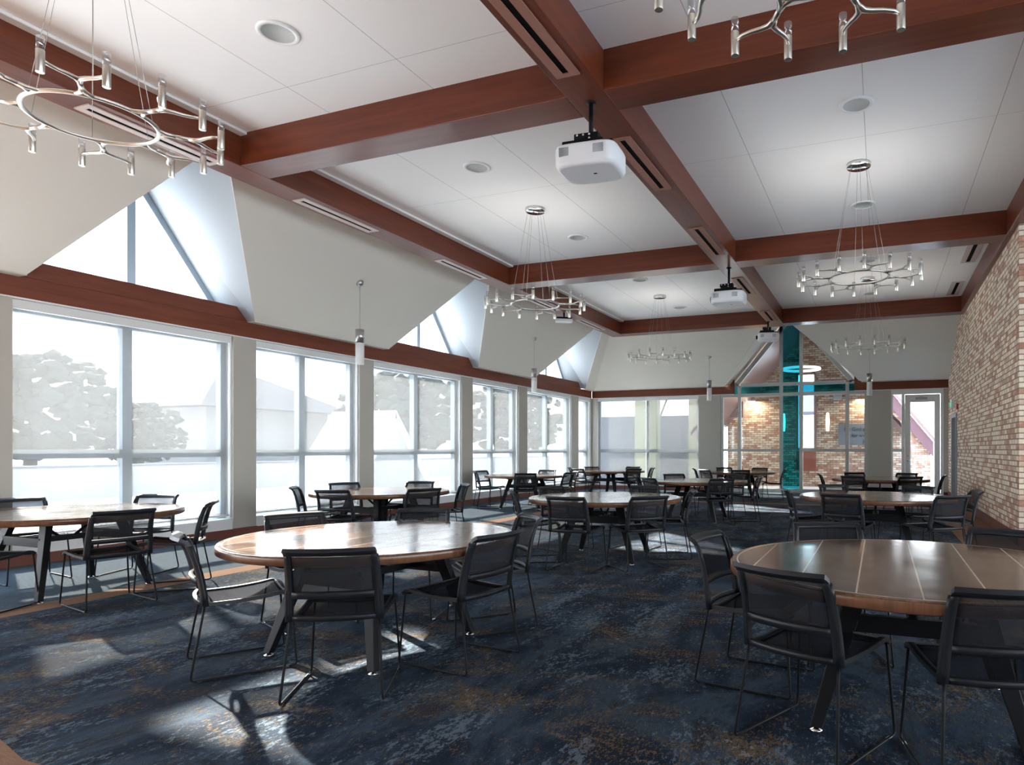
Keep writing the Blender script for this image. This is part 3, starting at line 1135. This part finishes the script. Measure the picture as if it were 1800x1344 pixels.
c0 = make_chandelier()
CHL = [((-4.60, 2.70), 'ring chandelier at the top left corner, nearest and cut by the edge'),
       ((-.24, 2.80), 'ring chandelier mostly above the frame, only its lower lamps showing top right'),
       ((-4.60, 8.42), 'ring chandelier of silver lamps hanging over the second left bay'),
       ((-.24, 8.48), 'ring chandelier of silver lamps hanging in the second right bay'),
       ((-4.61, 14.2), 'small looking ring chandelier in the far left bay before the plain wall'),
       ((-.23, 14.2), 'small looking ring chandelier in the far right bay beside the gable glazing')]
for i, ((x, y), lab) in enumerate(CHL):
    t = c0 if i == 0 else dup(c0)
    t.location = (x, y, 0)
    t.rotation_euler = (0, 0, R([0, 20, 7, 10, 4, 15][i]))
    t['label'] = lab
    t['category'] = 'chandelier'
    ld = bpy.data.lights.new('added_ceiling_fill', 'AREA')  # added fill to brighten the ceiling; the chandelier lamps themselves stay unlit
    ld.shape = 'DISK'
    ld.size = 1.36
    ld.energy = 2.1
    ld.color = (1.0, .95, .88)
    lo = bpy.data.objects.new('added_ceiling_fill', ld)
    C.objects.link(lo)
    lo.location = (x, y, 3.38 + .13)
    lo.rotation_euler = (PI, 0, 0)
    t['group'] = 'ring chandeliers under the coffers'

# ------------------------------------------------------------------ ceiling speakers
t0 = empty('ceiling_speaker', (0, 0, ZC))
B().lathe((0, 0, 0), [(0, -.006), (.125, -.006), (.127, -.012)], 40).obj('grille', 'spk', t0)
B().lathe((0, 0, 0), [(.127, -.005), (.127, -.013), (.158, -.016), (.165, -.010), (.165, 0)], 40).obj('rim', 'white', t0)
SPK = [(-4.63, 4.10, 'round white ceiling speaker nearest the camera, left bay'),
       (-4.58, 6.92, 'round ceiling speaker just left of the nearest projector'),
       (-4.57, 9.80, 'round ceiling speaker right of the second left chandelier canopy'),
       (-4.54, 12.68, 'round ceiling speaker just behind the second cross beam, left side'),
       (-4.53, 15.52, 'round ceiling speaker before the third cross beam, left side'),
       (-.22, 7.0, 'large round ceiling speaker in the second right bay'),
       (-.22, 9.92, 'round ceiling speaker between the chandelier cables, second right bay'),
       (-.21, 12.85, 'round ceiling speaker seen just above the silver ring chandelier'),
       (-.20, 15.6, 'round ceiling speaker before the third cross beam, right side')]
for i, (x, y, lab) in enumerate(SPK):
    t = t0 if i == 0 else dup(t0)
    t.location = (x, y, ZC)
    t['label'] = lab
    t['category'] = 'ceiling speaker'
    t['group'] = 'round ceiling speakers'

# ------------------------------------------------------------------ slot vents
WORD = ['nearest', 'second', 'third', 'fourth', 'fifth']


def vent(x, y0, y1, z, w_, lab, frame_m):
    t = empty('slot_vent', (x, (y0 + y1) / 2, z), label=lab, category='vent', group='long slot vents')
    L = (y1 - y0) / 2
    B().box(-w_, -w_ * .28, -L, L, -.012, 0).box(w_ * .28, w_, -L, L, -.012, 0).box(-w_ * .28, w_ * .28, -L, -L + .05, -.012, 0).box(-w_ * .28, w_ * .28, L - .05, L, -.012, 0).obj('frame', frame_m, t)
    B().box(-w_ * .28, w_ * .28, -L + .05, L - .05, -.004, 0).obj('slot', 'slot', t)


M['vent'] = mat('vent_frame', (.27, .12, .08), .5)
M['vent_w'] = mat('vent_frame_pale', (.52, .42, .38), .4)
for i, (a, b_) in enumerate(((3.2, 4.96), (6.13, 7.53), (8.99, 10.41), (11.89, 13.22), (14.95, 16.16))):
    vent(-2.40, a, b_, ZB, .105, 'long black slot vent under the middle beam, %s from the camera' % WORD[i], 'vent')
for i, (a, b_) in enumerate(((3.83, 5.13), (6.22, 7.52), (9.02, 10.31), (11.75, 13.25), (14.4, 15.85))):
    vent(-6.69, a, b_, ZB, .10, 'long slot vent under the window side beam, %s from the camera' % WORD[i], 'vent_w')
for i, (a, b_) in enumerate(((12.0, 13.65), (15.16, 16.41))):
    vent(1.50, a, b_, ZC, .12, 'slot vent in the white ceiling beside the brick wall, %s one' % ('nearer' if i == 0 else 'farther'), 'vent_w')


# ------------------------------------------------------------------ projectors
def projector(name, x, y, yaw, zt, lab, small=False):
    t = empty(name, (x, y, 0), yaw, label=lab, category='projector', group='ceiling projectors')
    k = 1.0 if small else 1.14
    top = zt
    B().cyl((0, 0, top + .16), (0, 0, ZB - .005), .021, n=14).lathe((0, 0, ZB), [(0, -.012), (.045, -.012), (.045, 0)], 20).obj('pole', 'blackm', t)
    bm = B()
    bm.box(-.13 * k, .07 * k, -.045, .045, top + .07, top + .17)
    bm.box(-.20 * k, .13 * k, -.13, .13, top + .015, top + .075)
    bm.slab([(.13 * k, -.13, top + .015), (.22 * k, -.16, top + .005), (.22 * k, .16, top + .005), (.13 * k, .13, top + .015)], (0, 0, .03))
    o = bm.obj('bracket', 'blackm', t, bevel=.008)
    for i, (px, pz) in enumerate(((-.10, .15), (-.05, .15), (0, .15), (-.12, .10), (.0, .115))):
        B().cyl((px * k, -.052, top + pz), (px * k, -.044, top + pz), .010, n=8).obj('bolt', 'chrome', o)
    # rounded body
    wx, wy, hh = .25 * k, .20 * k, .165 * k
    bm = B()
    prof = []
    n = 40
    for zz, sc in ((top + .012, .90), (top + .004, .97), (top - .015, 1.0), (top - hh + .045, 1.0), (top - hh + .012, .95), (top - hh, .86)):
        ringp = []
        for i in range(n):
            a = 2 * PI * i / n
            e = .42
            cx_, sy_ = math.cos(a), math.sin(a)
            ringp.append(bm.bm.verts.new((wx * sc * math.copysign(abs(cx_) ** e, cx_), wy * sc * math.copysign(abs(sy_) ** e, sy_), zz)))
        prof.append(ringp)
    for A, Bq in zip(prof, prof[1:]):
        for i in range(n):
            bm.bm.faces.new((A[i], A[(i + 1) % n], Bq[(i + 1) % n], Bq[i])).smooth = True
    bm.bm.faces.new(prof[0])
    bm.bm.faces.new(prof[-1])
    body = bm.obj('body', 'pwhite', t)
    for gx in (-.19, .085):
        bm = B()
        for j in range(9):
            bm.box(gx * k, (gx + .08) * k, -wy - .002, -wy + .02, top - .03 - j * .0085, top - .03 - j * .0085 + .0045)
        bm.obj('vent_grille', 'pgrey', body)
    B().cyl((-wx + .02, .03, top - .07), (-wx - .035, .03, top - .07), .045 * k, n=24).obj('lens', 'slot', body)
    B().box(.03, .06, -.02, .0, top - hh - .002, top - hh + .01).obj('sensor', 'slot', body)
    return t


projector('projector', -2.40, 5.42, R(4), 3.95, 'large white ceiling projector nearest the camera, under the middle beam')
projector('projector', -2.40, 11.2, R(0), 3.96, 'white ceiling projector under the second beam crossing')
projector('projector', -2.53, 16.28, R(14), 4.10, 'farthest ceiling projector on the middle beam, dark side grilles toward the camera', True)
t = empty('projector', (-6.69, 13.6, 0), R(30), label='tiny white projector hung from the window side beam, slim and dark topped', category='projector', group='ceiling projectors')
B().cyl((0, 0, ZB), (0, 0, ZB - .1), .018, n=10).obj('pole', 'blackm', t)
B().box(-.17, .17, -.1, .1, ZB - .145, ZB - .10).obj('bracket', 'blackm', t, bevel=.006)
B().box(-.19, .19, -.13, .13, ZB - .20, ZB - .147).obj('body', 'pwhite', t, bevel=.01)


# ------------------------------------------------------------------ cylinder pendants
def pendant(x, y, zc, z0, z1, lab):
    t = empty('cylinder_pendant', (x, y, 0), label=lab, category='pendant lamp', group='cylinder pendants hanging before the walls')
    B().lathe((0, 0, zc), [(0, -.05), (.03, -.047), (.055, -.02), (.06, .01), (.05, .04), (0, .055)], 24).obj('ceiling_ball', 'steel', t)
    B().tube([(0, 0, zc - .04), (0, 0, z1)], .0035, 6).obj('cord', 'cable', t)
    zm = z0 + (z1 - z0) * .62
    B().lathe((0, 0, 0), [(0, z1), (.068, z1), (.068, zm + .012), (0, zm + .012)], 28).obj('cap', 'steel', t)
    B().lathe((0, 0, 0), [(0, zm + .012), (.062, zm + .012), (.062, zm), (0, zm)], 28).obj('band', 'slot', t)
    B().lathe((0, 0, 0), [(0, zm), (.068, zm), (.068, z0 + .004), (.064, z0), (0, z0)], 28).obj('diffuser', 'diff', t)


pendant(-7.94, 8.61, 4.03, 2.70, 3.27, 'nearest cylinder pendant, hanging on the left before the first pier pair')
pendant(-7.94, 14.48, 4.03, 2.72, 3.30, 'cylinder pendant farther along the left slope, left of the plain wall')
pendant(-4.59, 18.77, 3.97, 2.72, 3.30, 'cylinder pendant on the far wall left of the gable glazing')
pendant(-.26, 18.78, 3.98, 2.74, 3.32, 'cylinder pendant on the far wall right of the gable glazing')

# ------------------------------------------------------------------ floor outlet
t = empty('floor_outlet', (-6.85, 3.25, 0), label='small round metal floor outlet cover near the left edge table', category='floor outlet')
B().lathe((0, 0, 0), [(0, .004), (.05, .004), (.065, .001)], 24).obj('cover', 'chrome', t)

# ------------------------------------------------------------------ vestibule beyond the glazed gable
B().box(-60, 40, YF + .22, 90, -.35, -.12).obj('ground', 'pave', **ST)
B().box(-90, -9.32, -40, YF + .22, -.35, -.15).obj('ground', 'pave', **ST)
B().box(9, 60, -40, YF + .22, -.35, -.15).box(-9.3, 9, -40, -9.2, -.35, -.15).obj('ground', 'pave', **ST)
B().box(-5.9, .9, YF + .22, 24.5, -.12, -.01).obj('floor', 'pave', **ST)
YV = 24.5
t = empty('brick_gable', (AX, YV, 0), label='tall brick gable wall seen through the glazed screen at the far end', category='wall')
ox = (-AX, -YV, 0)
bm = B()
sl = (AZ - 3.42) / (AX - GX0)
ow0, ow1, oz0, oz1 = -2.80, -2.12, 1.36, 3.98
ht = lambda x: AZ + .10 - abs(x - AX) * sl
bm.slab([(-5.3, YV, -.3), (ow0, YV, -.3), (ow0, YV, ht(ow0)), (-5.3, YV, ht(-5.3))], (0, .3, 0))
bm.slab([(ow1, YV, -.3), (1.0, YV, -.3), (1.0, YV, ht(1.0)), (ow1, YV, ht(ow1))], (0, .3, 0))
bm.slab([(ow0, YV, -.3), (ow1, YV, -.3), (ow1, YV, oz0), (ow0, YV, oz0)], (0, .3, 0))
bm.slab([(ow0, YV, oz1), (ow1, YV, oz1), (ow1, YV, ht(ow1)), (AX, YV, ht(AX)), (ow0, YV, ht(ow0))], (0, .3, 0))
bm.obj('wall', 'brick_out', t).location = ox
bm = B()
for a, b_, c_, d_ in ((ow0 - .02, ow0 + .07, oz0, oz1), (ow1 - .07, ow1 + .02, oz0, oz1)):
    bm.box(a, b_, YV - .03, YV + .1, c_, d_)
bm.box(ow0 - .02, ow1 + .02, YV - .03, YV + .1, oz0 - .08, oz0)
bm.obj('window_surround', 'soffit', t).location = ox
B().box(ow0, ow1, YV - .05, YV + .02, .55, 1.24).obj('sill_panel', 'base', t).location = ox
# vestibule roof lining
t = empty('vestibule_roof', (AX, 22.5, AZ), label='sloped plum brown soffit panels over the glazed entrance', category='roof')
ox = (-AX, -22.5, -AZ)
for sg in (-1, 1):
    xe = AX + sg * 3.2
    B().slab([(AX, YF + .16, AZ), (AX, YV, AZ), (xe, YV, AZ - 3.2 * sl), (xe, YF + .16, AZ - 3.2 * sl)], (0, 0, .12)).obj('soffit', 'soffit', t).location = ox
# ring lamp
t = empty('ring_lamp', (-2.42, 22.5, 3.95), label='glowing white ring lamp hanging behind the gable glass', category='ring lamp')
ring = [(.60 * math.cos(2 * PI * i / 48), .60 * math.sin(2 * PI * i / 48), 0) for i in range(48)]
B().tube(ring, .032, 8, closed=True, flat=1.4).obj('ring', 'lampcool', t)
for a in (.3, 2.4, 4.5):
    B().tube([(.6 * math.cos(a), .6 * math.sin(a), .03), (.05 * math.cos(a), .05 * math.sin(a), 1.38)], .006, 5).obj('cable', 'cable', t)
# sconces
for x, lab in ((-3.24, 'lit wall sconce on the brick behind the teal glass strip'), (-1.72, 'lit wall sconce on the brick left of the grey plaque')):
    t = empty('wall_sconce', (x, YV - .06, 1.95), label=lab, category='wall lamp', group='wall sconces on the outer brick')
    B().box(-.05, .05, -.02, .06, -.09, .0).obj('base_plate', 'steel', t)
    B().lathe((0, 0, 0), [(0, 0), (.05, .02), (.065, .35), (.05, .64), (0, .66)], 16).obj('shade', 'lamp', t)
# plaque
t = empty('wall_plaque', (-.72, YV - .035, 1.83), label='grey plaque with carved words on the brick, half hidden by the pier', category='plaque')
B().box(-.64, .80, -.02, .03, -.37, .37).obj('panel', 'sign', t)
for i, (tx_, px, pz, sz) in enumerate((('My God and', -.46, .12, .175), ('for world', -.20, -.09, .165), ('John', .16, -.29, .165))):
    text(tx_, sz, 'text', t, (px, -.024, pz), (R(90), 0, 0), .004)
t = empty('loudspeaker', (-1.38, YV - .15, 3.05), label='small box loudspeaker high on the brick, tinted blue by the glass', category='loudspeaker')
B().box(-.14, .14, -.12, .12, .0, .34).obj('cabinet', 'pgrey', t, bevel=.01)
B().lathe((0, -.125, .14), [(0, 0), (.09, 0)], 20).obj('cone', 'slot', t).rotation_euler = (0, 0, 0)
# wooden header box and strip lamp left of the brick
t = empty('header_box', (-5.0, YV - .6, 2.45), label='brown grey boxed header at the left of the entrance brick', category='beam')
B().box(-.55, .45, -.3, .3, 0, .95).obj('box', 'soffit', t)
t = empty('strip_lamp', (-4.5, YV - .2, 3.02), label='slim lit strip lamp washing the brick, left part of the entrance', category='strip lamp')
B().box(-.22, .26, -.03, .03, 0, .05).obj('tube', 'lamp', t)
t = empty('strip_lamp', (-.35, YV - .25, 2.95), label='slim lit strip lamp washing the brick above the plaque', category='strip lamp')
B().box(-.2, .2, -.03, .03, 0, .05).obj('tube', 'lamp', t)
for x in (-4.3, -.5):
    ld = bpy.data.lights.new('strip_lamp_light', 'AREA')
    ld.energy = 9
    ld.size = .5
    ld.color = (1, .83, .6)
    lo = bpy.data.objects.new('strip_lamp_light', ld)
    C.objects.link(lo)
    lo.location = (x, YV - .32, 3.0)
    lo.rotation_euler = (R(12), 0, 0)
# pale buildings seen through the opening and low pale column wall beyond the far shades
t = empty('pale_building', (-3.3, 40, -.12), label='pale distant building seen through the brick opening', category='building')
B().box(-4, 4, 0, 4, 0, 3.4).obj('wall', 'stucco', t)
B().slab([(-4.3, -.3, 3.4), (4.3, -.3, 3.4), (4.3, 4, 5.4), (-4.3, 4, 5.4)], (0, 0, .2)).obj('roof', 'roofing', t)
for x in (-.75, .35):
    B().box(x, x + .6, -.05, .02, 1.4, 2.6).obj('window', 'pgrey', t)
t = empty('porch_screen', (-8.15, 23.6, -.12), label='pale columns and grey wall seen dimly through the far wall shades', category='porch')
B().box(-3.2, 2.4, 1.4, 1.7, 0, 2.75).obj('wall', 'porchwall', t)
for x in (-.5, 1.6):
    B().box(x, x + .85, 0, .5, 0, 3.5).obj('column', 'cream', t)
# sloped building beyond the door
t = empty('brick_shed', (1.0, 26.5, -.12), label='brick building with a steep plum fascia beyond the glass door', category='building')
sl2 = 1.29
B().slab([(-2.2, 0, 0), (.72, 0, 0), (.72, 0, 1.62), (-2.2, 0, 1.62 + 2.92 * sl2)], (0, .3, 0)).obj('wall', 'brick_out', t)
B().slab([(.80, -.12, 1.70), (.80, -.12, 1.15), (-2.2, -.12, 1.15 + 3.0 * sl2), (-2.2, -.12, 1.70 + 3.0 * sl2)], (0, .1, 0)).obj('fascia', 'fascia', t)
B().slab([(.86, -.2, 1.82), (.86, -.2, 1.68), (-2.2, -.2, 1.68 + 3.06 * sl2), (-2.2, -.2, 1.82 + 3.06 * sl2)], (0, .5, 0)).obj('roof_edge', 'soffit', t)
t = empty('handrail', (1.3, 24.2, -.12), label='white metal handrail outside the glass door', category='handrail')
B().tube([(-.22, 0, 0), (-.22, 0, 1.12), (-.19, 0, 1.15), (1.2, 0, 1.15)], .02, 8).tube([(-.22, 0, .75), (1.2, 0, .75)], .014, 8).tube([(.6, 0, 0), (.6, 0, 1.14)], .02, 8).obj('rail', 'frame_white', t)


# ------------------------------------------------------------------ trees and houses beyond the windows
def tree(x, y, h_, w_, lab, seed):
    rnd = random.Random(seed)
    t = empty('tree', (x, y, -.15), label=lab, category='tree', group='trees outside the windows')
    B().tube([(0, 0, 0), (.1, .1, h_ * .3), (0, .2, h_ * .6)], [.3, .22, .12], 8).obj('trunk', 'bark', t)
    bm = bmesh.new()
    for i in range(420):
        a, b_ = rnd.uniform(0, 2 * PI), rnd.uniform(-1, 1)
        rr_ = (rnd.random() ** .5)
        cx_ = w_ * rr_ * math.cos(a) * math.sqrt(1 - b_ * b_ * .8)
        cy_ = w_ * rr_ * math.sin(a) * math.sqrt(1 - b_ * b_ * .8)
        cz_ = h_ * .56 + h_ * .38 * b_ * .95
        s_ = rnd.uniform(.045, .13) * w_
        mm = Matrix.Translation((cx_, cy_, cz_)) @ Matrix.Diagonal((s_, s_, s_ * .75, 1))
        r_ = bmesh.ops.create_icosphere(bm, subdivisions=1, radius=1, matrix=mm)
        for v in r_['verts']:
            v.co += Vector((rnd.uniform(-1, 1), rnd.uniform(-1, 1), rnd.uniform(-1, 1))) * s_ * .28
    me = bpy.data.meshes.new('crown')
    bm.to_mesh(me)
    bm.free()
    me.materials.append(M['leaf'])
    o = bpy.data.objects.new('crown', me)
    C.objects.link(o)
    o.parent = t


t = empty('bare_tree', (-9.6, 28, -.15), label='bare branching tree faintly visible above the wall behind the far shades', category='tree')
bm = B()
rb = random.Random(5)


def limb(p, d, L, r, k):
    q = p + d * L
    m_ = p + d * L * .5 + Vector((rb.uniform(-.06, .06), 0, rb.uniform(-.05, .05)))
    bm.tube([p, m_, q], [r, r * .85, r * .65], 5)
    if k:
        for i in range(3):
            nd = (d + Vector((rb.uniform(-.75, .75), rb.uniform(-.4, .4), rb.uniform(-.15, .35)))).normalized()
            limb(q, nd, L * .72, r * .6, k - 1)


limb(Vector((0, 0, 0)), Vector((.05, 0, 1)), 2.2, .11, 5)
bm.obj('branches', 'bark', t)
tree(-36, 18.5, 6.2, 3.4, 'broad leafy tree behind the left pane of the widest window', 1)
tree(-41, 10.5, 5.5, 3.2, 'leafy tree beyond the left edge of the widest window', 2)
tree(-38, 24.5, 4.2, 2.4, 'smaller leafy tree behind the middle mullion of the widest window', 3)
tree(-36, 44, 8.0, 5.0, 'tall hazy tree behind the second full window', 4)
tree(-32, 54, 8.0, 5.0, 'tall hazy tree behind the wide middle left window', 5)
t = empty('house', (-46, 36, -.15), label='low house with wide dark hipped roof behind the widest window', category='house')
B().box(-4, 4, -4.5, 6, 0, 4.4).obj('wall', 'stucco', t)
bm = B()
e = 1.6
P0 = [(-4 - e, -4.5 - e, 4.3), (4 + e, -4.5 - e, 4.3), (4 + e, 6 + e, 4.3), (-4 - e, 6 + e, 4.3)]
rg = [(0, -.5, 7.2), (0, 2.5, 7.2)]
bm.poly([P0[0], P0[1], rg[0]])
bm.poly([P0[1], P0[2], rg[1], rg[0]])
bm.poly([P0[2], P0[3], rg[1]])
bm.poly([P0[3], P0[0], rg[0], rg[1]])
bm.poly(P0)
bm.obj('roof', 'roofing', t)
t = empty('gable_pavilion', (-15, 17.8, -.15), label='white steep gabled pavilion outside the wide middle left window', category='pavilion')
B().slab([(0, -1.9, 0), (0, 1.9, 0), (0, 0, 2.5)], (-2.5, 0, 0)).obj('gable', 'stucco', t)
B().slab([(.1, -2.1, 0), (.1, -1.9, 0), (.1, .05, 2.5), (.1, 0, 2.75)], (-2.7, 0, 0)).slab([(.1, 2.1, 0), (.1, 1.9, 0), (.1, -.05, 2.5), (.1, 0, 2.75)], (-2.7, 0, 0)).obj('roof', 'frame_white', t)
t = empty('low_wall', (-22, 12, -.15), label='low pale boundary wall beyond the parking area', category='wall')
B().box(-.2, .2, -14, 30, 0, 1.0).obj('wall', 'stucco', t)
